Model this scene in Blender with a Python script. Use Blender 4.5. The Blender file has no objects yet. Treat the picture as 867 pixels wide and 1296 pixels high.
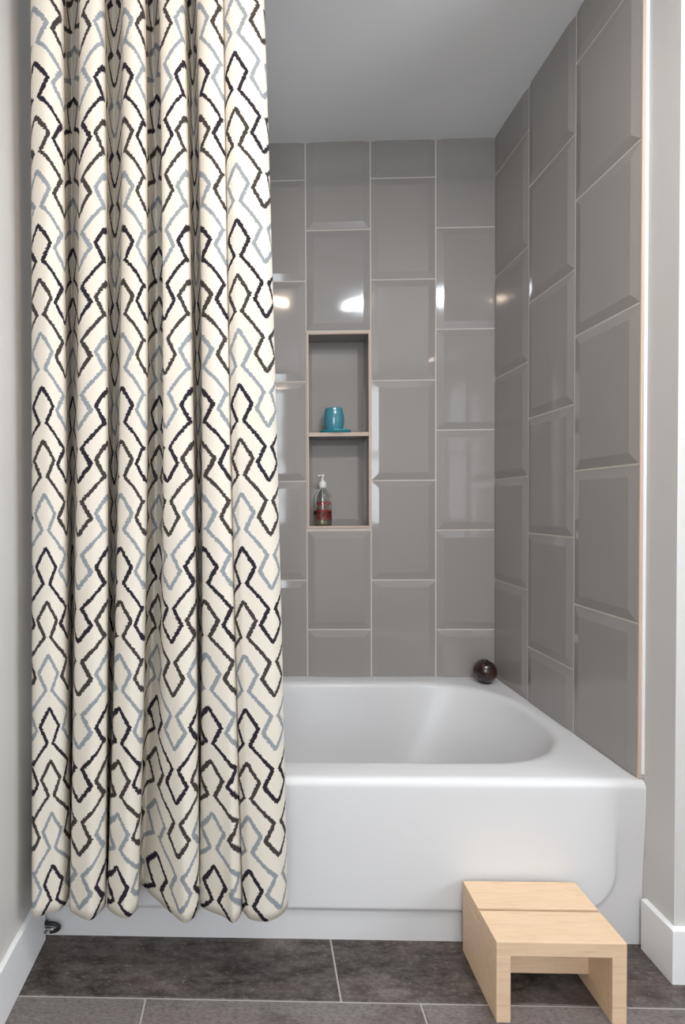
import bpy, bmesh, math, random
import numpy as np
from mathutils import Matrix, Vector

random.seed(4)
sc = bpy.context.scene
COL = sc.collection

# ------------------------------------------------------------------ camera
PXF, PX0, PY0 = 640.894, 306.07, 651.63          # focal length and principal point in photo pixels (867 x 1296)
YAW, PITCH, ROLL = math.radians(1.547), math.radians(-1.001), math.radians(-0.398)
CAM = np.array([-0.912, -1.9545, 1.0617])


def cam_axes():
    cy, sy, cp, sp, cr, sr = math.cos(YAW), math.sin(YAW), math.cos(PITCH), math.sin(PITCH), math.cos(ROLL), math.sin(ROLL)
    r = np.array([cy, sy, 0.]); f = np.array([-sy * cp, cy * cp, sp]); u = np.cross(r, f)
    return r * cr + u * sr, -r * sr + u * cr, f


CR, CU, CF = cam_axes()


def hit(u, v, ax, val):
    """point where the sight line of photo pixel (u, v) meets the plane axis ax = val"""
    d = CF + CR * (u - PX0) / PXF - CU * (v - PY0) / PXF
    return CAM + d * ((val - CAM[ax]) / d[ax])


cam_d = bpy.data.cameras.new('camera')
cam_d.sensor_fit = 'VERTICAL'; cam_d.sensor_height = 36; cam_d.sensor_width = 24
cam_d.lens = PXF / 1296 * 36
cam_d.shift_x = (433.5 - PX0) / 1296
cam_d.shift_y = (PY0 - 648) / 1296
cam_d.clip_start = 0.02
cam = bpy.data.objects.new('camera', cam_d); COL.objects.link(cam)
m = Matrix.Identity(4)
for i in range(3):
    m[i][0] = CR[i]; m[i][1] = CU[i]; m[i][2] = -CF[i]; m[i][3] = CAM[i]
cam.matrix_world = m
sc.camera = cam

# ------------------------------------------------------------------ light levels
EXPOSURE = 0.10
COOL, COOL_E = (0.86, 0.93, 1.0), 145.0            # cool ceiling light
WARM, WARM_E = (1.0, 0.80, 0.62), 230.0            # warm ceiling light
FILL, FILL_E = (0.86, 0.93, 1.0), 7.4               # fill light of the two added windows out of view
w = bpy.data.worlds.new('world'); sc.world = w; w.use_nodes = True
w.node_tree.nodes['Background'].inputs[0].default_value = (0.6, 0.7, 0.85, 1)
w.node_tree.nodes['Background'].inputs[1].default_value = 0.3
sc.view_settings.view_transform = 'Standard'
sc.view_settings.look = 'None'
sc.view_settings.exposure = EXPOSURE
sc.view_settings.gamma = 1
sc.view_settings.use_curve_mapping = False


# ------------------------------------------------------------------ materials
def s2l(r, g=None, b=None):
    c = (r, r, r) if g is None else (r, g, b)
    return tuple(((x / 255 + .055) / 1.055) ** 2.4 if x > 10 else x / 255 / 12.92 for x in c) + (1,)


class NT:
    def __init__(s, name):
        s.mat = bpy.data.materials.new(name); s.mat.use_nodes = True
        s.t = s.mat.node_tree; s.t.nodes.clear()
        s.out = s.n('ShaderNodeOutputMaterial')
        s.b = s.n('ShaderNodeBsdfPrincipled'); s.l(s.b.outputs[0], s.out.inputs[0])

    def n(s, k, **a):
        x = s.t.nodes.new(k)
        for p, v in a.items(): setattr(x, p, v)
        return x

    def l(s, a, b): s.t.links.new(a, b)

    def put(s, sock, v):
        if isinstance(v, bpy.types.NodeSocket): s.l(v, sock)
        else: sock.default_value = v

    def math(s, op, a, b=0.0, c=0.0):
        x = s.n('ShaderNodeMath', operation=op)
        for i, v in enumerate((a, b, c)): s.put(x.inputs[i], v)
        return x.outputs[0]

    def noise(s, vec, scale, detail=3, rough=.5):
        x = s.n('ShaderNodeTexNoise'); x.inputs['Scale'].default_value = scale
        x.inputs['Detail'].default_value = detail; x.inputs['Roughness'].default_value = rough
        if vec is not None: s.l(vec, x.inputs['Vector'])
        return x.outputs['Fac']

    def mix(s, f, a, b, blend='MIX'):
        x = s.n('ShaderNodeMix', data_type='RGBA', blend_type=blend)
        s.put(x.inputs[0], f); s.put(x.inputs[6], a); s.put(x.inputs[7], b)
        return x.outputs[2]

    def ramp(s, f, stops):
        x = s.n('ShaderNodeValToRGB'); e = x.color_ramp.elements
        while len(e) < len(stops): e.new(.5)
        for k, (p, c) in enumerate(stops): e[k].position = p; e[k].color = c
        s.put(x.inputs[0], f); return x.outputs[0]

    def mapping(s, vec, scale):
        x = s.n('ShaderNodeMapping'); x.inputs['Scale'].default_value = scale
        s.l(vec, x.inputs[0]); return x.outputs[0]

    def bump(s, h, strength, dist=.002):
        x = s.n('ShaderNodeBump'); x.inputs['Strength'].default_value = strength; x.inputs['Distance'].default_value = dist
        s.l(h, x.inputs['Height']); s.l(x.outputs[0], s.b.inputs['Normal'])

    def coord(s, k='Object'):
        return s.n('ShaderNodeTexCoord').outputs[k]

    def position(s):
        return s.n('ShaderNodeNewGeometry').outputs['Position']


def plain(name, col, rough=.5, metal=0, spec=.5, coat=0, bump=0, bscale=300):
    t = NT(name); b = t.b.inputs
    b['Base Color'].default_value = col; b['Roughness'].default_value = rough
    b['Metallic'].default_value = metal; b['Specular IOR Level'].default_value = spec
    b['Coat Weight'].default_value = coat; b['Coat Roughness'].default_value = .04
    if bump: t.bump(t.noise(t.position(), bscale, 2), bump)
    return t.mat


def emit(name, col, e):
    t = NT(name)
    t.b.inputs['Base Color'].default_value = (.8, .8, .8, 1)
    t.b.inputs['Emission Color'].default_value = col + (1,)
    t.b.inputs['Emission Strength'].default_value = e
    return t.mat


M = {}
M['paint'] = plain('wall paint', s2l(206, 203, 199), .6, spec=.3, bump=.12, bscale=420)
M['ceiling'] = plain('ceiling paint', s2l(246, 246, 246), .8, spec=.2)
M['white_trim'] = plain('white trim paint', s2l(236, 236, 236), .35)
M['grout'] = plain('wall grout', s2l(208, 199, 190), .85, bump=.2, bscale=700)
M['floor_grout'] = plain('floor grout', s2l(176, 168, 162), .9)
M['bisque'] = plain('tile edge trim', s2l(206, 184, 168), .5)
M['caulk'] = plain('caulk', s2l(238, 238, 238), .4)
M['enamel'] = plain('white enamel', s2l(220, 219, 219), .33, spec=.45, coat=.06)
M['chrome'] = plain('brushed metal', (.62, .62, .62, 1), .25, metal=1)
M['black_rubber'] = plain('black rubber', s2l(22, 20, 20), .4)
M['steel_screw'] = plain('screw metal', (.45, .44, .42, 1), .35, metal=1)
M['pump'] = plain('white plastic', s2l(240, 238, 232), .35)
M['print'] = plain('red print', s2l(146, 22, 30), .5)
M['teal'] = plain('teal glaze', s2l(76, 146, 164), .12, coat=.5)
M['teal_plate'] = plain('turquoise glaze', s2l(40, 160, 176), .15, coat=.5)
M['window_frame'] = plain('window frame paint', s2l(240, 240, 240), .4)
M['cool_light'] = emit('cool light lens', COOL, COOL_E)
M['warm_light'] = emit('warm light lens', WARM, WARM_E)
M['window_glow'] = emit('daylit frosted glass', FILL, FILL_E)


def tile_mat():
    t = NT('grey glazed tile')
    oi = t.n('ShaderNodeObjectInfo')
    p = t.position()
    n = t.noise(p, 2.5, 2)
    c = t.mix(oi.outputs['Random'], s2l(154, 149, 146), s2l(160, 154, 150))
    c = t.mix(t.math('MULTIPLY', n, .25), c, s2l(146, 142, 140))
    t.l(c, t.b.inputs['Base Color'])
    t.b.inputs['Roughness'].default_value = .07
    t.b.inputs['Specular IOR Level'].default_value = .6
    # faint waviness of the glaze
    t.bump(t.noise(p, 9, 1), .06, .01)
    return t.mat


def floor_mat():
    t = NT('weathered wood look floor tile')
    oi = t.n('ShaderNodeObjectInfo')
    p = t.position()
    off = t.n('ShaderNodeCombineXYZ'); t.l(t.math('MULTIPLY', oi.outputs['Random'], 13.0), off.inputs[0])
    t.l(t.math('MULTIPLY', oi.outputs['Random'], 7.0), off.inputs[1])
    ad = t.n('ShaderNodeVectorMath', operation='ADD'); t.l(p, ad.inputs[0]); t.l(off.outputs[0], ad.inputs[1])
    v = ad.outputs[0]
    grain = t.noise(t.mapping(v, (9, 28, 5)), 1.6, 8, .68)
    fine = t.noise(t.mapping(v, (60, 170, 30)), 1.5, 6, .75)
    cloud = t.noise(t.mapping(v, (1, 1.8, 1)), 6.5, 8, .68)
    scr = t.noise(t.mapping(v, (22, 44, 10)), 3.0, 10, .85)
    tone = t.n('ShaderNodeSeparateColor'); t.l(oi.outputs['Color'], tone.inputs[0])
    cl = t.math('ADD', cloud, t.math('SUBTRACT', tone.outputs[0], .5))
    base = t.ramp(cl, [(.36, s2l(36, 27, 22)), (.50, s2l(80, 68, 61)), (.66, s2l(128, 120, 117))])
    c2 = t.mix(t.ramp(grain, [(.42, (0, 0, 0, 1)), (.60, (.5, .5, .5, 1))]), base, s2l(118, 109, 104))
    c2 = t.mix(t.ramp(fine, [(.42, (.45, .45, .45, 1)), (.56, (0, 0, 0, 1))]), c2, s2l(52, 44, 40))
    c2 = t.mix(t.ramp(scr, [(.53, (0, 0, 0, 1)), (.64, (.6, .6, .6, 1))]), c2, s2l(150, 142, 137))
    t.l(c2, t.b.inputs['Base Color'])
    t.b.inputs['Roughness'].default_value = .48
    t.bump(grain, .25, .002)
    return t.mat


def wood_mat():
    t = NT('light maple')
    p = t.coord('Object')
    g = t.noise(t.mapping(p, (6, 60, 60)), 1.5, 5, .6)
    g2 = t.noise(t.mapping(p, (40, 420, 420)), 1.2, 2, .6)
    c = t.ramp(g, [(.3, s2l(222, 190, 156)), (.55, s2l(232, 203, 170)), (.75, s2l(214, 180, 146))])
    c = t.mix(t.math('MULTIPLY', g2, .22), c, s2l(196, 160, 126))
    t.l(c, t.b.inputs['Base Color']); t.b.inputs['Roughness'].default_value = .5
    t.b.inputs['Specular IOR Level'].default_value = .35
    return t.mat


def dark_wood_mat():
    t = NT('polished dark wood')
    p = t.coord('Object')
    g = t.noise(t.mapping(p, (60, 60, 14)), 1.2, 5, .6)
    c = t.ramp(g, [(.35, s2l(26, 17, 14)), (.6, s2l(52, 30, 22)), (.8, s2l(92, 50, 30))])
    t.l(c, t.b.inputs['Base Color']); t.b.inputs['Roughness'].default_value = .2
    t.b.inputs['Coat Weight'].default_value = .5; t.b.inputs['Coat Roughness'].default_value = .08
    return t.mat


def glass_mat(name, col, rough=0.0, ior=1.45):
    t = NT(name); b = t.b.inputs
    b['Base Color'].default_value = col; b['Roughness'].default_value = rough
    b['Transmission Weight'].default_value = 1; b['IOR'].default_value = ior
    return t.mat


def curtain_mat():
    """woven cloth printed with rows of kinked zigzag lines; UV = (half periods along the cloth, rows down the cloth)"""
    t = NT('printed curtain cloth')
    uv = t.coord('UV')
    sep = t.n('ShaderNodeSeparateXYZ'); t.l(uv, sep.inputs[0])
    u, v = sep.outputs[0], sep.outputs[1]
    # ragged dyed edges
    n1 = t.noise(t.mapping(uv, (4, 34, 1)), 1.0, 2, .6)
    n2 = t.noise(t.mapping(uv, (30, 5, 1)), 1.0, 1, .6)
    h = t.math('PINGPONG', u, 1.0)
    h = t.math('ADD', h, t.math('MULTIPLY', t.math('SUBTRACT', n1, .5), .17))
    vv = t.math('ADD', v, t.math('MULTIPLY', t.math('SUBTRACT', n2, .5), .06))
    k = t.math('FLOOR', vv); fr = t.math('FRACT', vv)
    A = 1.78
    pts = [(-.15, -.46), (0, 0), (.20 * A, .42), (.375 * A, .13), (.51 * A, .53), (.64 * A, .87), (.81 * A, .585), (A, 1.0), (1.9, 1.42)]
    lo, hi = -.15, 1.9
    masks = []
    for d in (-1, 0, 1):
        y = t.math('ADD', fr, float(d))
        f = t.math('DIVIDE', t.math('SUBTRACT', y, lo), hi - lo)
        fc = t.n('ShaderNodeFloatCurve'); cm = fc.mapping; cv = cm.curves[0]
        while len(cv.points) < len(pts): cv.points.new(.5, .5)
        for q, (yy, gg) in zip(cv.points, pts):
            q.location = ((yy - lo) / (hi - lo), (gg + .5) / 2); q.handle_type = 'VECTOR'
        cm.update()
        t.l(f, fc.inputs['Value'])
        g = t.math('SUBTRACT', t.math('MULTIPLY', fc.outputs[0], 2.0), .5)
        dd = t.math('ABSOLUTE', t.math('SUBTRACT', h, g))
        msk = t.math('LESS_THAN', dd, .078)
        msk = t.math('MULTIPLY', msk, t.math('GREATER_THAN', y, lo))
        msk = t.math('MULTIPLY', msk, t.math('LESS_THAN', y, hi))
        row = t.math('FLOORED_MODULO', t.math('SUBTRACT', k, float(d)), 3.0)
        masks.append((msk, row))
    dark, brown, grey = s2l(34, 29, 40), s2l(60, 54, 51), s2l(140, 146, 150)
    thread = t.noise(t.mapping(uv, (60, 120, 1)), 1.0, 2, .7)
    col = t.mix(t.math('MULTIPLY', thread, .35), s2l(220, 212, 199), s2l(206, 196, 181))
    for msk, row in masks:
        c = t.mix(t.math('GREATER_THAN', row, .5), dark, brown)
        c = t.mix(t.math('GREATER_THAN', row, 1.5), c, grey)
        c = t.mix(t.math('MULTIPLY', thread, .12), c, s2l(110, 106, 104))
        col = t.mix(msk, col, c)
    t.l(col, t.b.inputs['Base Color'])
    t.b.inputs['Roughness'].default_value = .95
    t.b.inputs['Specular IOR Level'].default_value = .1
    weave = t.noise(t.mapping(uv, (90, 170, 1)), 1.0, 2, .6)
    t.bump(weave, .25, .001)
    return t.mat


M['tile'] = tile_mat(); M['floor'] = floor_mat(); M['maple'] = wood_mat(); M['dark_wood'] = dark_wood_mat()
M['glass'] = glass_mat('clear bottle glass', (.96, .97, .95, 1))
M['soap'] = glass_mat('olive liquid soap', (.90, .82, .58, 1), .03, 1.36)
M['cloth'] = curtain_mat()


# ------------------------------------------------------------------ helpers
def mesh_obj(name, me, mat, parent=None, loc=None, smooth=False):
    o = bpy.data.objects.new(name, me); COL.objects.link(o)
    if mat is not None and not me.materials: me.materials.append(mat)
    if parent is not None: o.parent = parent
    if loc is not None: o.location = loc
    if smooth:
        me.polygons.foreach_set('use_smooth', [True] * len(me.polygons))
    return o


def bm_obj(name, bm, mat, parent=None, loc=None, smooth=False):
    bmesh.ops.recalc_face_normals(bm, faces=bm.faces)
    me = bpy.data.meshes.new(name); bm.to_mesh(me); bm.free()
    return mesh_obj(name, me, mat, parent, loc, smooth)


def add_box(bm, lo, hi, bevel=0, seg=1):
    r = bmesh.ops.create_cube(bm, size=1)
    for v in r['verts']:
        v.co = Vector([lo[i] + (v.co[i] + .5) * (hi[i] - lo[i]) for i in range(3)])
    if bevel:
        es = list({e for v in r['verts'] for e in v.link_edges})
        bmesh.ops.bevel(bm, geom=es, offset=bevel, segments=seg, affect='EDGES', profile=.5)


def box(name, lo, hi, mat, parent=None, bevel=0, seg=2, origin=None):
    """box in the parent's space; its origin sits at the middle of its base"""
    o = origin if origin is not None else ((lo[0] + hi[0]) / 2, (lo[1] + hi[1]) / 2, lo[2])
    bm = bmesh.new()
    add_box(bm, [lo[i] - o[i] for i in range(3)], [hi[i] - o[i] for i in range(3)], bevel, seg)
    return bm_obj(name, bm, mat, parent, o)


def lathe(name, prof, mat, parent=None, loc=None, n=48, smooth=True):
    bm = bmesh.new(); rings = []
    for r, z in prof:
        if r < 1e-6: rings.append([bm.verts.new((0, 0, z))])
        else: rings.append([bm.verts.new((r * math.cos(2 * math.pi * i / n), r * math.sin(2 * math.pi * i / n), z)) for i in range(n)])
    for a, b in zip(rings, rings[1:]):
        for i in range(n):
            j = (i + 1) % n
            if len(a) == 1 and len(b) == 1: continue
            if len(a) == 1: bm.faces.new((a[0], b[i], b[j]))
            elif len(b) == 1: bm.faces.new((a[i], a[j], b[0]))
            else: bm.faces.new((a[i], a[j], b[j], b[i]))
    return bm_obj(name, bm, mat, parent, loc, smooth)


def tube(name, pts, r, mat, parent=None, loc=None, n=12, closed=False):
    bm = bmesh.new(); rings = []
    pts = [Vector(p) for p in pts]
    for i, p in enumerate(pts):
        a = pts[i - 1] if (i > 0 or closed) else p
        b = pts[(i + 1) % len(pts)] if (i < len(pts) - 1 or closed) else p
        d = (b - a).normalized()
        s = d.orthogonal().normalized() if i == 0 else (s - d * s.dot(d)).normalized()
        q = d.cross(s)
        rings.append([bm.verts.new(p + (s * math.cos(2 * math.pi * k / n) + q * math.sin(2 * math.pi * k / n)) * r) for k in range(n)])
    for i in range(len(rings) - (0 if closed else 1)):
        a, b = rings[i], rings[(i + 1) % len(rings)]
        for k in range(n): bm.faces.new((a[k], a[(k + 1) % n], b[(k + 1) % n], b[k]))
    if not closed:
        bm.faces.new(rings[0][::-1]); bm.faces.new(rings[-1])
    return bm_obj(name, bm, mat, parent, loc, True)


def struct(o, label=None, cat=None):
    o['kind'] = 'structure'
    if label: o['label'] = label
    if cat: o['category'] = cat
    return o


def thing(name, label, cat, loc=(0, 0, 0), group=None):
    o = bpy.data.objects.new(name, None); COL.objects.link(o)
    o.empty_display_size = .05
    o.location = loc; tag(o, label, cat, group); return o


def tag(o, label, cat, group=None):
    o['label'] = label; o['category'] = cat
    if group: o['group'] = group
    return o


# ------------------------------------------------------------------ main measures (metres; x=0 right tiles, y=0 back tiles, z=0 floor)
CEIL = 2.437
RIM = 0.401
LEFT = -1.446            # left wall paint
RIGHT_P = 0.0125         # painted end of the right wall
TILE_END = -0.7256
RET = -0.819             # the wall that turns away to the right
TW, TH = 0.24563, 0.38138
ROW_A = 2.2995
ROW_B = ROW_A - TH / 2
ROOM_X, ROOM_Y = 1.25, -3.3
NX0, NX1, NZ0, NZ1, NMID = -0.714, -0.4686, 0.974, 1.7235, 1.3335
ND = 0.10                # niche depth

# ------------------------------------------------------------------ setting: floor, ceiling, walls
floor = struct(box('floor', (LEFT - .1, ROOM_Y - .1, -.06), (ROOM_X + .1, .2, -.0025), M['floor_grout']), 'dark weathered tile floor with pale grout lines', 'floor')
PJ = {0: [-0.735, .155], 1: [-1.156, -.567, .32], 2: [-.86, .03], 3: [-1.25, -.36, .53]}
y = -0.884 + 0.305
G = .0022
TONE = {(0, round(LEFT, 2)): .41, (0, -.73): .45, (0, -.74): .45, (1, round(LEFT, 2)): .70, (1, -1.16): .67, (1, -.57): .66}
for r in range(9):
    y1, y0 = y, y - .305
    xs = [LEFT] + PJ[r % 4] + [ROOM_X]
    for a, b in zip(xs, xs[1:]):
        lo = (a + G, max(y0 + G, ROOM_Y), -.012); hi = (b - G, y1 - G, 0)
        if hi[1] - lo[1] > .02:
            o = box('tile', lo, hi, M['floor'], None, bevel=.0012, seg=1); o.parent = floor; o.location = o.location - floor.location
            tn = TONE.get((r, round(a, 2)), .52); o.color = (tn, tn, tn, 1)
    y = y0

ceiling = struct(box('ceiling', (LEFT - .1, ROOM_Y - .1, CEIL), (ROOM_X + .1, .2, CEIL + .1), M['ceiling']), 'plain pale ceiling above the bath', 'ceiling')
wall_left = struct(box('wall_left', (LEFT - .1, ROOM_Y, 0), (LEFT, .2, CEIL), M['paint']), 'pale painted wall beside the patterned curtain', 'wall')
wall_right = struct(box('wall_right', (RIGHT_P, RET, 0), (.13, .2, CEIL), M['paint']), 'short wall with grey tiles at the foot of the bath', 'wall')
struct(box('wall_return', (.13, RET, 0), (ROOM_X, -.6, CEIL), M['paint']), 'pale painted wall turning away from the bath', 'wall')
struct(box('wall_side', (ROOM_X, ROOM_Y, 0), (ROOM_X + .1, -.6, CEIL), M['paint']), 'pale painted side wall of the room', 'wall')
struct(box('wall_rear', (LEFT - .1, ROOM_Y - .1, 0), (ROOM_X + .1, ROOM_Y, CEIL), M['paint']), 'pale painted wall facing the bath', 'wall')

# tiled back wall: a grout bed with a hole for the niche
bm = bmesh.new()
BY = .0005
for lo, hi in (((LEFT, BY, 0), (NX0, .2, CEIL)), ((NX1, BY, 0), (RIGHT_P + .0, .2, CEIL)), ((NX0, BY, 0), (NX1, .2, NZ0)),
               ((NX0, BY, NZ1), (NX1, .2, CEIL)), ((NX0, ND + .01, NZ0), (NX1, .2, NZ1))):
    add_box(bm, lo, hi)
wall_back = struct(bm_obj('wall_back', bm, M['grout']), 'long wall of grey bevelled tiles behind the bath', 'wall')

BEV, RISE, TG = .0265, .0047, .0023
_cache = {}


def tile_mesh(w, h, cuts):
    """a bevelled tile, local: s across, z up from its lower left corner, n towards the room; cuts = trimmed (left, right, bottom, top)"""
    key = (round(w, 4), round(h, 4), tuple(round(c, 4) for c in cuts))
    if key in _cache: return _cache[key]
    l, r, b, t = cuts
    S = sorted({l, max(l, min(BEV, w - r)), min(w - r, max(l, w - BEV)), w - r})
    Z = sorted({b, max(b, min(BEV, h - t)), min(h - t, max(b, h - BEV)), h - t})

    def ht(s, z): return min(1, max(0, min(s, w - s, z, h - z)) / BEV) * RISE
    bm = bmesh.new()
    g = [[bm.verts.new((s, -ht(s, z), z)) for z in Z] for s in S]
    for i in range(len(S) - 1):
        for j in range(len(Z) - 1):
            q = [g[i][j], g[i + 1][j], g[i + 1][j + 1], g[i][j + 1]]
            hs = [-v.co.y for v in q]
            if max(hs) - min(hs) > 1e-6 and abs(hs[0] + hs[2] - hs[1] - hs[3]) > 1e-6:
                k = 0 if abs(hs[0] - hs[2]) > abs(hs[1] - hs[3]) else 1
                bm.faces.new((q[k], q[k + 1], q[k + 2])); bm.faces.new((q[k], q[k + 2], q[(k + 3) % 4]))
            else: bm.faces.new(q)
    rim = [e for e in bm.edges if e.is_boundary]
    ret = bmesh.ops.extrude_edge_only(bm, edges=rim)
    for v in [x for x in ret['geom'] if isinstance(x, bmesh.types.BMVert)]: v.co.y = .006
    bmesh.ops.recalc_face_normals(bm, faces=bm.faces)
    me = bpy.data.meshes.new('tile'); bm.to_mesh(me); bm.free(); me.materials.append(M['tile'])
    _cache[key] = me; return me


def tile_wall(parent, cols, s_lo, s_hi, place, skip=None):
    """cols: (s0, joint z); tiles of TW x TH between the bath rim and the ceiling, joints 2*TG wide"""
    for s0, zj in cols:
        k = -2
        while True:
            z1 = zj - k * TH; z0 = z1 - TH; k += 1
            if z1 < RIM + .01: break
            if z0 > CEIL - .01: continue
            if skip and skip(s0, z0, z1): continue
            cl, cr = max(0, s_lo - s0), max(0, s0 + TW - s_hi)
            cb, ct = max(0, RIM + .0012 - z0), max(0, z1 - CEIL)
            me = tile_mesh(TW - 2 * TG, TH - 2 * TG, (max(0, cl - TG), max(0, cr - TG), max(0, cb - TG), max(0, ct - TG)))
            o = bpy.data.objects.new('tile', me); COL.objects.link(o); o.parent = parent
            place(o, s0 + TG, z0 + TG)


def put_on(parent, f):
    def p(o, s, z):
        loc, rz = f(s)
        o.location = Vector((loc[0], loc[1], z)) - parent.location
        o.rotation_euler = (0, 0, rz)
    return p


c4 = -.2229
back_cols = [(c4 - i * TW, ROW_B if i % 2 == 0 else ROW_A) for i in range(6)]
tile_wall(wall_back, back_cols, LEFT + .006, -.0005, put_on(wall_back, lambda s: ((s, 0), 0)),
          skip=lambda s0, z0, z1: abs(s0 - NX0) < .02 and z0 > NZ0 - .05 and z1 < NZ1 + .05)
# right wall: s runs from the front edge to the back corner, normal -x  (s along -y)
d1 = .2343
right_cols = [(0 - (TW - d1), ROW_A), (d1, ROW_B), (d1 + TW, ROW_A)]
rb = bmesh.new(); add_box(rb, (.0005, TILE_END, RIM + .0015), (RIGHT_P + .01, BY, CEIL))
bed = bm_obj('tile_bed', rb, M['grout']); bed.parent = wall_right; bed.location = -wall_right.location
tile_wall(wall_right, right_cols, .0005, d1 + 2 * TW, put_on(wall_right, lambda s: ((0, -s), -math.pi / 2)))
# left end of the bath, behind the curtain
lb = bmesh.new(); add_box(lb, (LEFT, TILE_END, RIM + .0015), (LEFT + .007, BY, CEIL))
bed = bm_obj('tile_bed', lb, M['grout']); bed.parent = wall_left; bed.location = -wall_left.location
left_cols = [(TILE_END + i * TW, ROW_A if i % 2 == 0 else ROW_B) for i in range(3)]
tile_wall(wall_left, left_cols, TILE_END, -.0005, put_on(wall_left, lambda s: ((LEFT + .0075, s), math.pi / 2)))


def wp(name, lo, hi, mat, parent, bevel=0):
    o = box(name, lo, hi, mat, None, bevel, 1)
    o.parent = parent; o.location = o.location - parent.location
    return o


# edge of the tiling on the right wall: beige tile edge, then a white bead of caulk
wp('edge_trim', (-.0005, TILE_END - .003, RIM + .004), (.0066, TILE_END, CEIL), M['bisque'], wall_right)
wp('caulk_bead', (.0066, TILE_END - .006, RIM + .012), (RIGHT_P + .001, TILE_END, CEIL), M['caulk'], wall_right, .0015)

# niche: tiled box, beige edge strips, shelf
E = .0088


def niche_panel(x0, x1, z0, z1, y):
    w, h = x1 - x0, z1 - z0
    me = tile_mesh(w, h, (0, 0, 0, 0))
    o = bpy.data.objects.new('niche_tile', me); COL.objects.link(o); o.parent = wall_back
    o.location = Vector((x0, y, z0)) - wall_back.location


for z0, z1 in ((NZ0 + .006, NMID - .006), (NMID + .006, NZ1 - .006)):
    niche_panel(NX0 + .006, NX1 - .006, z0, z1, ND)
    wp('niche_tile', (NX0, .0005, z0), (NX0 + .006, ND + .006, z1), M['tile'], wall_back, .001)
    wp('niche_tile', (NX1 - .006, .0005, z0), (NX1, ND + .006, z1), M['tile'], wall_back, .001)
wp('niche_tile', (NX0, .0005, NZ1 - .006), (NX1, ND + .006, NZ1), M['tile'], wall_back, .001)
wp('niche_tile', (NX0, .0005, NZ0), (NX1, ND + .006, NZ0 + .006), M['tile'], wall_back, .001)
wp('niche_shelf', (NX0 + .004, .004, NMID - .006), (NX1 - .004, ND + .004, NMID + .006), M['tile'], wall_back, .0008)
for lo, hi in (((NX0, -.0035, NZ0), (NX0 + E, .006, NZ1)), ((NX1 - E, -.0035, NZ0), (NX1, .006, NZ1)),
               ((NX0 + E, -.0033, NZ1 - E), (NX1 - E, .006, NZ1)), ((NX0 + E, -.0033, NZ0), (NX1 - E, .006, NZ0 + E)),
               ((NX0 + E, -.0033, NMID - .0075), (NX1 - E, .006, NMID + .0075))):
    wp('niche_edge_strip', lo, hi, M['bisque'], wall_back, .001)

# baseboards
BH, BT = .121, .0125


def baseboard(name, segs, label):
    bm = bmesh.new()
    for lo, hi in segs: add_box(bm, lo, hi, .0022, 2)
    return struct(bm_obj(name, bm, M['white_trim']), label, 'baseboard')


baseboard('baseboard_left', [((LEFT, ROOM_Y, 0), (LEFT + BT, -.7405, BH))], 'white baseboard along the wall beside the curtain')
bm = bmesh.new()                                  # one board round the corner, mitred
prof = [(0, 0), (BT, 0), (BT, BH - .002), (BT - .002, BH), (0, BH)]
R3 = [[bm.verts.new(p) for p in ((RIGHT_P - d, -.7405, z), (RIGHT_P - d, RET - d, z), (ROOM_X, RET - d, z))] for d, z in prof]
for a, b in zip(R3, R3[1:]):
    for i in range(2): bm.faces.new((a[i], a[i + 1], b[i + 1], b[i]))
bm.faces.new([r[0] for r in R3])
struct(bm_obj('baseboard_right', bm, M['white_trim']), 'white baseboard wrapping the corner beside the stool', 'baseboard')

# added windows out of view: glowing panes standing in for room daylight
def fill_window(name, label, loc, rz, w, h):
    win = struct(thing(name, label, 'window', loc)); win.rotation_euler = (0, 0, rz)
    a, f = w / 2, .04
    bm = bmesh.new()
    for lo, hi in (((-a - f, 0, 0), (-a, .03, h)), ((a, 0, 0), (a + f, .03, h)), ((-a, 0, 0), (a, .03, .05)), ((-a, 0, h - .05), (a, .03, h)), ((-a, 0, h / 2 - .02), (a, .03, h / 2 + .02))):
        add_box(bm, lo, hi, .004, 1)
    bm_obj('window_frame', bm, M['window_frame'], win)
    for z0, z1 in ((.05, h / 2 - .02), (h / 2 + .02, h - .05)):
        box('pane', (-a, .002, z0), (a, .008, z1), M['window_glow'], win)


fill_window('window_1', 'frosted window high in the wall facing the bath', (-1.01, ROOM_Y, .85), 0, .76, 1.45)  # added to light the curtain and alcove from the front
fill_window('window_2', 'wide frosted window in the side wall of the room', (ROOM_X, -2.05, .85), math.pi / 2, 1.0, 1.2)  # added to brighten the left wall and front floor from the right


# ------------------------------------------------------------------ bathtub
def smooth(a, b, x):
    t = max(0, min(1, (x - a) / (b - a))); return t * t * (3 - 2 * t)


tub = thing('bathtub', 'white alcove bathtub with flat apron, half behind the patterned curtain', 'bathtub', (-.72, -.37, 0))
TL, TR = LEFT + .001, -.0006
FY, PROUD = -.7285, .010
NOSE = .020


def apron_off(x, z):
    # panel: stands proud, its lower right corner is a big sweep
    xr, zb, rad = -.052, .078, .105
    dx, dz = x - (xr - rad), (zb + rad) - z
    if dx > 0 and dz > 0: d = math.hypot(dx, dz) - rad
    else: d = max(x - xr, zb - z)
    inside = 1 - smooth(-.009, .007, d)
    return PROUD * max(inside, smooth(.12, .37, z))


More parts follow.
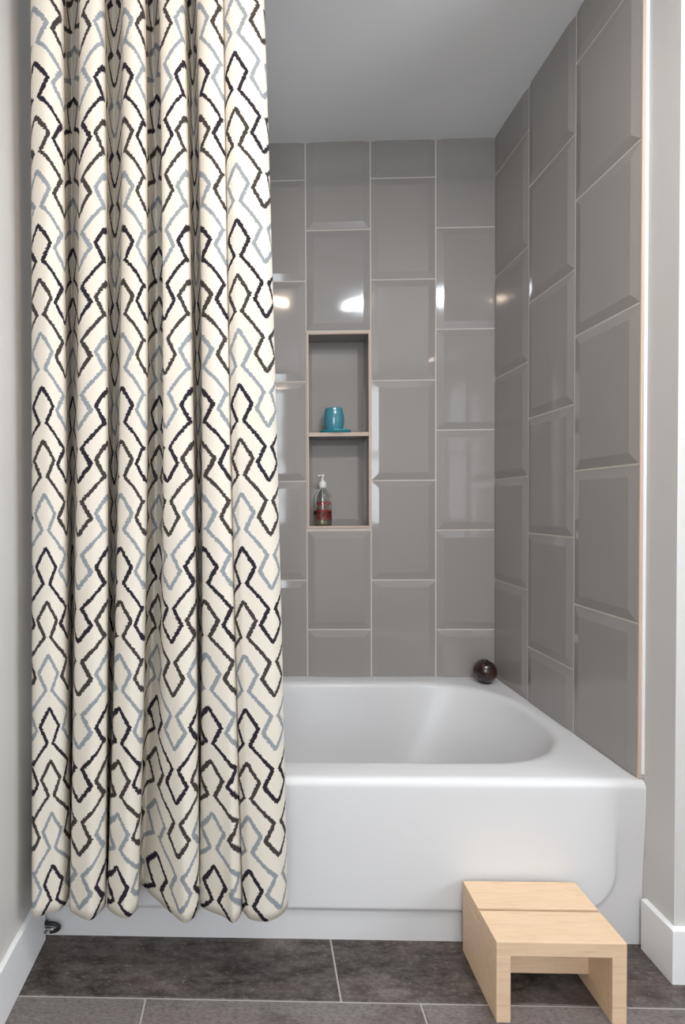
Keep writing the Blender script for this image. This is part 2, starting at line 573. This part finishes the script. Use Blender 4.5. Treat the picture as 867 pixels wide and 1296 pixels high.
bm = bmesh.new()
xs = list(np.linspace(TL, -.30, 30)) + list(np.linspace(-.29, RIGHT_P - .0008, 70))
zs = [0, .03, .05] + list(np.linspace(.06, .20, 42)) + list(np.linspace(.215, RIM - NOSE, 12))
rows = []
for z in zs: rows.append([bm.verts.new((x, FY - apron_off(x, z), z)) for x in xs])
for k in range(1, 9):
    a = math.pi / 2 * k / 8
    rows.append([bm.verts.new((x, FY - apron_off(x, RIM - NOSE) + NOSE * (1 - math.cos(a)), RIM - NOSE + NOSE * math.sin(a))) for x in xs])
rows.append([bm.verts.new((x, -.695, RIM)) for x in xs])
for a, b in zip(rows, rows[1:]):
    for i in range(len(xs) - 1): bm.faces.new((a[i], a[i + 1], b[i + 1], b[i]))
ap = bm_obj('apron', bm, M['enamel'], None, None, True)
ap.parent = tub; ap.location = -tub.location


def rrect(x0, x1, y0, y1, rx, ry, z, n=14, ex=2.0):
    """rounded rectangle, n points for each corner"""
    P = []
    for cx, cy, a0 in ((x1 - rx, y1 - ry, 0), (x0 + rx, y1 - ry, 90), (x0 + rx, y0 + ry, 180), (x1 - rx, y0 + ry, 270)):
        for i in range(n):
            a = math.radians(a0 + 90 * i / (n - 1)); c, s = math.cos(a), math.sin(a)
            P.append((cx + rx * math.copysign(abs(c) ** (2 / ex), c), cy + ry * math.copysign(abs(s) ** (2 / ex), s), z))
    return P


loops = [rrect(TL, TR, -.695, -.0003, .0005, .0005, RIM)]
# opening: (inset from opening edge, z)
OX0, OX1, OY0, OY1 = TL + .09, -.036, -.655, -.062
for ins, dz in ((-.012, 0), (-.004, -.0008), (.003, -.0035), (.009, -.009), (.014, -.018), (.019, -.035), (.03, -.09), (.045, -.17), (.065, -.25), (.095, -.31), (.15, -.338), (.20, -.342)):
    e = max(0, -dz - .035)
    rx, ry = .30 - .2 * max(0, ins), .27 - .35 * max(0, ins)
    loops.append(rrect(OX0 + ins, OX1 - ins - e * .35, OY0 + ins, OY1 - ins - e * .05, max(.03, rx), max(.03, min(ry, (OY1 - OY0) / 2 - ins - .01)), RIM + dz, ex=2.25))
bm = bmesh.new(); R = [[bm.verts.new(p) for p in L] for L in loops]
for a, b in zip(R, R[1:]):
    n = len(a)
    for i in range(n): bm.faces.new((a[i], a[(i + 1) % n], b[(i + 1) % n], b[i]))
bm.faces.new(R[-1])
bs = bm_obj('basin', bm, M['enamel'], None, None, True)
bs.parent = tub; bs.location = -tub.location

# ------------------------------------------------------------------ curtain
F_, E_, S_, B_ = -.874, -.846, -.803, -.762
CT = [  # photo x at three heights, depth y (one or three), phase in half periods at the same heights (None: follows the cloth)
    ((44, 45, 46), -.80, None), ((39, 41, 41), (-.83, -.83, -.862), (-.2, -.75, -1.05)), ((42, 44, 44), (-.862, -.862, -.882), (0, -.5, -.9)), ((56, 60, 60), (F_, F_, -.872), (.35, .06, -.3)), ((72, 75, 75), -.864, (.75, .62, .25)), ((79, 83, 86), (E_, E_, -.834), (1.0, .95, .75)),
    ((82, 87, 90), S_, None), ((90, 91, 91), B_, None), ((99, 95, 91), S_, None),
    ((101, 97, 89), (E_, E_, -.858), (2.95, 2.85, 2.6)), ((106, 102, 95), (-.866, -.866, -.872), (3.15, 3.08, 2.82)), ((117, 117, 113), (F_, F_, -.888), (3.5, 3.45, 3.37)), ((127, 131, 127), -.866, (3.8, 3.85, 3.78)), ((131.5, 136, 133.5), E_, (3.95, 4.0, 4.0)),
    ((134, 138, 134), S_, None), ((143, 143, 137), B_, None), ((154, 148, 138), S_, None),
    ((155.5, 149, 136.5), E_, (6.05, 5.85, 5.6)), ((159, 153.5, 142), -.866, (6.15, 6.0, 5.8)), ((168, 167, 158), (F_, F_, -.882), (6.45, 6.42, 6.35)), ((179, 180, 170), -.866, (6.8, 6.88, 6.7)), ((183.5, 184.5, 174.5), E_, (6.95, 7.0, 6.85)),
    ((185.5, 187, 176), S_, None), ((193, 196, 181), (B_, B_, -.785), None), ((201, 205, 190), (S_, S_, -.81), None),
    ((202, 206.5, 201), (E_, E_, -.834), (8.9, 8.65, 8.0)), ((206, 211, 215), (-.866, -.866, -.862), (9.05, 8.9, 8.5)), ((219, 227, 233), (F_, F_, -.89), (9.5, 9.42, 9.15)), ((229, 241, 247), (-.866, -.866, -.872), (9.85, 9.8, 9.6)), ((233.5, 246.5, 252), E_, (9.98, 9.97, 9.85)),
    ((236, 248.5, 253), S_, None), ((242, 252, 254), B_, None), ((248.5, 256, 254), S_, None),
    ((249.5, 256.5, 253), (E_, E_, -.838), (11.9, 11.95, 11.35)), ((254, 261, 264), (-.866, -.866, -.858), (12.1, 12.1, 11.7)), ((265, 275, 284), F_, (12.5, 12.45, 12.35)), ((278, 289, 296), (-.868, -.868, -.889), (12.88, 12.84, 12.65)), ((282.5, 294, 305.5), (-.856, -.856, -.862), (13.0, 13.0, 12.95)),
    ((283.2, 295, 306.5), -.83, (13.25, 13.25, 13.25)),
    ((284, 295.5, 307.5), -.858, (13.5, 13.52, 13.6)), ((288, 300, 311), -.868, (13.72, 13.75, 13.8)), ((297, 307, 318), (F_, F_, -.88), (14.02, 14.02, 14.03)), ((317, 329, 338), (F_, F_, -.884), (14.6, 14.62, 14.58)), ((330, 345, 356), -.866, (14.98, 15.1, 15.03)), ((334.5, 353, 363.5), -.84, (15.25, 15.5, 15.5)),
    ((333, 351, 362), -.81, None),
]
VH = (0, 680, 1150)
Z_TOP, Z_HEM = 2.325, .172
ZH = np.array([2.13, 1.0, .185])
P_H = .0655              # cloth per half period
ROWV = .1158; Z_DARK = 1.3208
K = len(CT)
X3 = np.zeros((K, 3)); Y3 = np.zeros((K, 3)); Q3 = np.full((K, 3), np.nan)
for i, (px, yy, ph) in enumerate(CT):
    for j in range(3):
        Y3[i, j] = yy[j] if isinstance(yy, tuple) else yy
        X3[i, j] = hit(px[j], VH[j], 1, Y3[i, j])[0]
        if ph: Q3[i, j] = ph[j]


def lag(T, z):
    a, b, c = ZH
    return (T[:, 0] * (z - b) * (z - c) / ((a - b) * (a - c)) + T[:, 1] * (z - a) * (z - c) / ((b - a) * (b - c)) + T[:, 2] * (z - a) * (z - b) / ((c - a) * (c - b)))


SUB = 10


def catmull(P):
    Q = np.vstack([2 * P[0] - P[1], P, 2 * P[-1] - P[-2]]); out = []
    for i in range(1, len(Q) - 2):
        p0, p1, p2, p3 = Q[i - 1], Q[i], Q[i + 1], Q[i + 2]
        for k in range(SUB):
            t = k / SUB
            out.append(.5 * (2 * p1 + (p2 - p0) * t + (2 * p0 - 5 * p1 + 4 * p2 - p3) * t * t + (3 * p1 - p0 - 3 * p2 + p3) * t ** 3))
    out.append(Q[-2]); return np.array(out)


known = [i for i in range(K) if CT[i][2]]
# whole periods hidden in the folds: as many as the cloth there needs
base = catmull(np.stack([X3[:, 1], Y3[:, 1]], 1)); arc = np.concatenate([[0], np.cumsum(np.hypot(*np.diff(base, axis=0).T))])
extra = np.zeros(K); acc = 0
for a, b in zip(known, known[1:]):
    if b - a > 1:
        need = (arc[b * SUB] - arc[a * SUB]) / P_H; have = Q3[b, 1] - Q3[a, 1]
        acc += 2 * 0
    extra[b] = acc
zsr = list(np.linspace(Z_HEM, Z_TOP, 110))
NC = (K - 1) * SUB + 1
verts, uvs = [], []
for z in zsr:
    xy = catmull(np.stack([lag(X3, z), lag(Y3, z)], 1))
    # limp hem: folds sway a little
    arc = np.concatenate([[0], np.cumsum(np.hypot(*np.diff(xy, axis=0).T))])
    ph = lag(np.nan_to_num(Q3), z)
    ka = np.array([arc[i * SUB] for i in known]); kp = np.array([ph[i] + extra[i] for i in known])
    q = np.interp(arc, ka, kp)
    q = np.where(arc < ka[0], kp[0] - (ka[0] - arc) / P_H, q); q = np.where(arc > ka[-1], kp[-1] + (arc - ka[-1]) / P_H, q)
    for (x, yv), pv in zip(xy, q):
        verts.append((x, yv, z)); uvs.append((pv + 4, (Z_DARK - z) / ROWV + 30))
faces = [(j * NC + i, j * NC + i + 1, (j + 1) * NC + i + 1, (j + 1) * NC + i) for j in range(len(zsr) - 1) for i in range(NC - 1)]
curtain = thing('shower_curtain', 'white linen shower curtain with rows of dark zigzag lines, in deep folds', 'curtain', (-1.12, -.82, Z_HEM))
org = np.array(curtain.location)
me = bpy.data.meshes.new('cloth'); me.from_pydata([tuple(np.array(v) - org) for v in verts], [], faces)
uvl = me.uv_layers.new(name='UVMap')
for lp in me.loops: uvl.data[lp.index].uv = uvs[lp.vertex_index]
me.update()
cloth = mesh_obj('cloth', me, M['cloth'], curtain, None, True)
md = cloth.modifiers.new('thickness', 'SOLIDIFY'); md.thickness = .0016; md.offset = 0

# rod and rings, above the picture
ROD_Y, ROD_Z, ROD_R = -.782, 2.368, .0125
rod = thing('curtain_rod', 'round metal curtain rod spanning the bath above the patterned curtain', 'rod', ((LEFT + RIGHT_P) / 2, ROD_Y, ROD_Z))
hl = (RIGHT_P - LEFT) / 2 - .0005
tube('pole', [(-hl, 0, 0), (hl, 0, 0)], ROD_R, M['chrome'], rod, n=20)
for s in (-1, 1):
    a = s * hl; tube('wall_flange', [(a, 0, 0), (a - s * .006, 0, 0), (a - s * .006, 0, 0.0001)][:2], .026, M['chrome'], rod, n=24)
top = verts[-NC:]
for i in range(K):
    if CT[i][1] == B_ or (isinstance(CT[i][1], tuple) and CT[i][1][0] == B_) or i in (1, K - 2):
        x = top[i * SUB][0]
        tube('ring', [(x - org[0], ROD_Y + .0225 * math.cos(a) - org[1], ROD_Z - .008 + .024 * math.sin(a) - org[2]) for a in [2 * math.pi * k / 20 for k in range(20)]], .0014, M['chrome'], curtain, n=6, closed=True)

# ------------------------------------------------------------------ step stool
SX0, SX1, SY0, SY1, SH = -.4255, -.1635, -.922, -.753, .168
BTH, LEGT = .030, .029
stool = thing('step_stool', 'pale maple step stool with a two-board top in front of the bath', 'stool', ((SX0 + SX1) / 2, (SY0 + SY1) / 2, 0))
so = stool.location


def sp(name, lo, hi, bevel=.0012):
    o = box(name, lo, hi, M['maple'], None, bevel, 2)
    o.parent = stool; o.location = o.location - so; return o


sp('top_board', (SX0, SY0, SH - BTH), (SX1, -.8415, SH))
sp('top_board', (SX0, -.8345, SH - BTH), (SX1, SY1, SH))
sp('side_panel', (SX0, SY0, 0), (SX0 + LEGT, SY1, SH - BTH))
sp('side_panel', (SX1 - LEGT, SY0, 0), (SX1, SY1, SH - BTH))
sp('stretcher', (SX0 + LEGT, -.849, .036), (SX1 - LEGT, -.825, SH - BTH))

# ------------------------------------------------------------------ small things
ball = thing('wooden_ball_vase', 'round dark polished wooden vase in the corner of the bath rim', 'vase', (-.066, -.066, RIM))
br = .0415
prof = [(0, 0), (.020, 0), (.0235, .002), (.024, .005)]
for k in range(1, 27):
    a = math.radians(-62 + k * (62 + 72) / 26)
    prof.append((br * math.cos(a), .0435 + br * math.sin(a)))
body = lathe('body', prof + [(.0125, .0435 + br * math.sin(math.radians(73.5))), (.0105, .081), (.0095, .070), (.008, .058), (0, .056)], M['dark_wood'], ball)

CX, CY = -.604, .040
ZS = NMID + .0075
dish = lathe('soap_dish', [(0, 0), (.050, 0), (.055, .001), (.0605, .005), (.062, .0095), (.060, .011), (.054, .0075), (.048, .0040), (0, .0034)], M['teal_plate'], None, (CX + .006, CY, ZS))
tag(dish, 'small turquoise ceramic dish under the teal cup', 'dish')
cp = [(0, 0), (.026, 0), (.0295, .002)]
for k in range(13):
    t_ = k / 12; cp.append((.0305 + .0105 * math.sin(math.pi * (.08 + .80 * t_)) - .0008 * t_, .003 + .089 * t_))
cp += [(.0335, .0945), (.0318, .0945), (.0308, .092)]
for k in range(10, -1, -1):
    t_ = k / 12; cp.append((.0268 + .0105 * math.sin(math.pi * (.08 + .80 * t_)), .007 + .086 * t_))
cp += [(0, .006)]
cup = lathe('cup', cp, M['teal'], None, (CX, CY, ZS + .0034))
tag(cup, 'teal glazed ceramic cup standing on a dish in the upper niche', 'cup')

BX, BYc, BZ = -.6475, .045, NZ0 + .0062
bot = thing('soap_bottle', 'clear glass soap pump bottle with red lettering in the lower niche', 'bottle', (BX, BYc, BZ))
op = [(0, .002), (.026, .0), (.032, .002), (.0348, .006), (.0355, .012), (.0355, .106), (.0348, .114), (.0322, .123), (.0270, .1315), (.0200, .1385), (.0150, .143), (.0125, .148), (.0125, .158)]
ip = [(.0105, .158), (.0105, .148), (.0130, .1425), (.0185, .137), (.0252, .130), (.0300, .122), (.0325, .1135), (.0332, .106), (.0332, .012), (.0320, .007), (.028, .0055), (0, .0055)]
lathe('glass', op + ip, M['glass'], bot, n=40)
lathe('liquid', [(0, .0054), (.028, .0054), (.0321, .0069), (.0333, .012), (.0333, .060), (.0, .060)], M['soap'], bot, n=40)
pump = lathe('pump', [(.0, .150), (.0145, .150), (.0150, .152), (.0150, .168), (.0140, .172), (.0100, .175), (.0060, .180), (.0042, .183), (.0042, .194), (.0060, .195), (.0075, .198), (.0075, .201), (.004, .203), (0, .203)], M['pump'], bot, n=32)
tube('spout', [(0, 0, .1985), (-.010, -.002, .1995), (-.0165, -.003, .1975), (-.018, -.0032, .194)], .0032, M['pump'], pump, n=10)
tube('dip_tube', [(0, 0, .150), (-.002, 0, .08), (-.006, 0, .012)], .0022, M['pump'], pump, n=8)


def bottle_text(body_, z, height, width):
    cu = bpy.data.curves.new('lettering', 'FONT'); cu.body = body_; cu.align_x = 'CENTER'; cu.size = .01; cu.offset = .00035
    cu.resolution_u = 3
    tmp = bpy.data.objects.new('tmp', cu); COL.objects.link(tmp)
    dg = bpy.context.evaluated_depsgraph_get()
    me = bpy.data.meshes.new_from_object(tmp.evaluated_get(dg))
    bpy.data.objects.remove(tmp)
    bm = bmesh.new(); bm.from_mesh(me); bpy.data.meshes.remove(me)
    x0 = min(v.co.x for v in bm.verts); x1 = max(v.co.x for v in bm.verts); y0 = min(v.co.y for v in bm.verts); y1 = max(v.co.y for v in bm.verts)
    bmesh.ops.triangulate(bm, faces=bm.faces)
    bmesh.ops.subdivide_edges(bm, edges=[e for e in bm.edges if e.calc_length() > .003], cuts=2)
    for v in bm.verts:
        s = ((v.co.x - x0) / (x1 - x0) - .5) * width; h = z + (v.co.y - y0) / (y1 - y0) * height
        a = s / .0359 + .12
        v.co = (.0359 * math.sin(a), -.0359 * math.cos(a), h)
    o = bm_obj('lettering', bm, M['print'], bot)
    o['label'] = 'red printed lettering'


for s_, z, h, wd in (('SAVON', .0815, .0150, .066), ('DE', .0705, .0075, .014), ('MARSEILLE', .0555, .0115, .066), ('FIGUE DE', .0405, .0115, .066), ('PROVENCE', .0265, .0105, .066)):
    bottle_text(s_, z, h, wd)

# small dark bumper low on the left wall, in front of the bath
dp = hit(66, 1171, 0, LEFT + BT)
stop = thing('door_stop', 'small black and metal hook-shaped stop low at the bath corner', 'door stop', (LEFT + BT, -.7345, .0))
tube('stem', [(0, -.012, .030), (.016, -.012, .030), (.022, -.012, .031)], .0042, M['steel_screw'], stop, n=10)
hk = [(.006 + .026 * math.cos(a) * .95 - .004, -.012, .034 + .0105 * math.sin(a)) for a in [math.radians(115 - k * 11) for k in range(19)]]
tube('bumper', [(.003, -.012, .050), (.0035, -.012, .046)] + [(x + .008, y_, z_) for x, y_, z_ in hk], .0042, M['black_rubber'], stop, n=10)
tube('wall_plate', [(0.0001, -.012, .030), (.003, -.012, .030)], .009, M['steel_screw'], stop, n=16)

# ceiling lights, in front of the bath
for nm, x, y_, r, mat, lab in (('ceiling_light', -.205, -1.55, .10, 'cool_light', 'round cool white recessed ceiling light before the bath'), ('ceiling_light', -.735, -1.50, .055, 'warm_light', 'small round warm recessed ceiling light before the bath')):
    t = thing(nm, lab, 'light', (x, y_, CEIL))
    lathe('trim_ring', [(r, -.001), (r, -.004), (r + .004, -.006), (r + .016, -.004), (r + .018, -.0005), (r + .018, 0)], M['white_trim'], t, n=40)
    lathe('lens', [(r, -.002), (0, -.002)], M[mat], t, n=40, smooth=False)
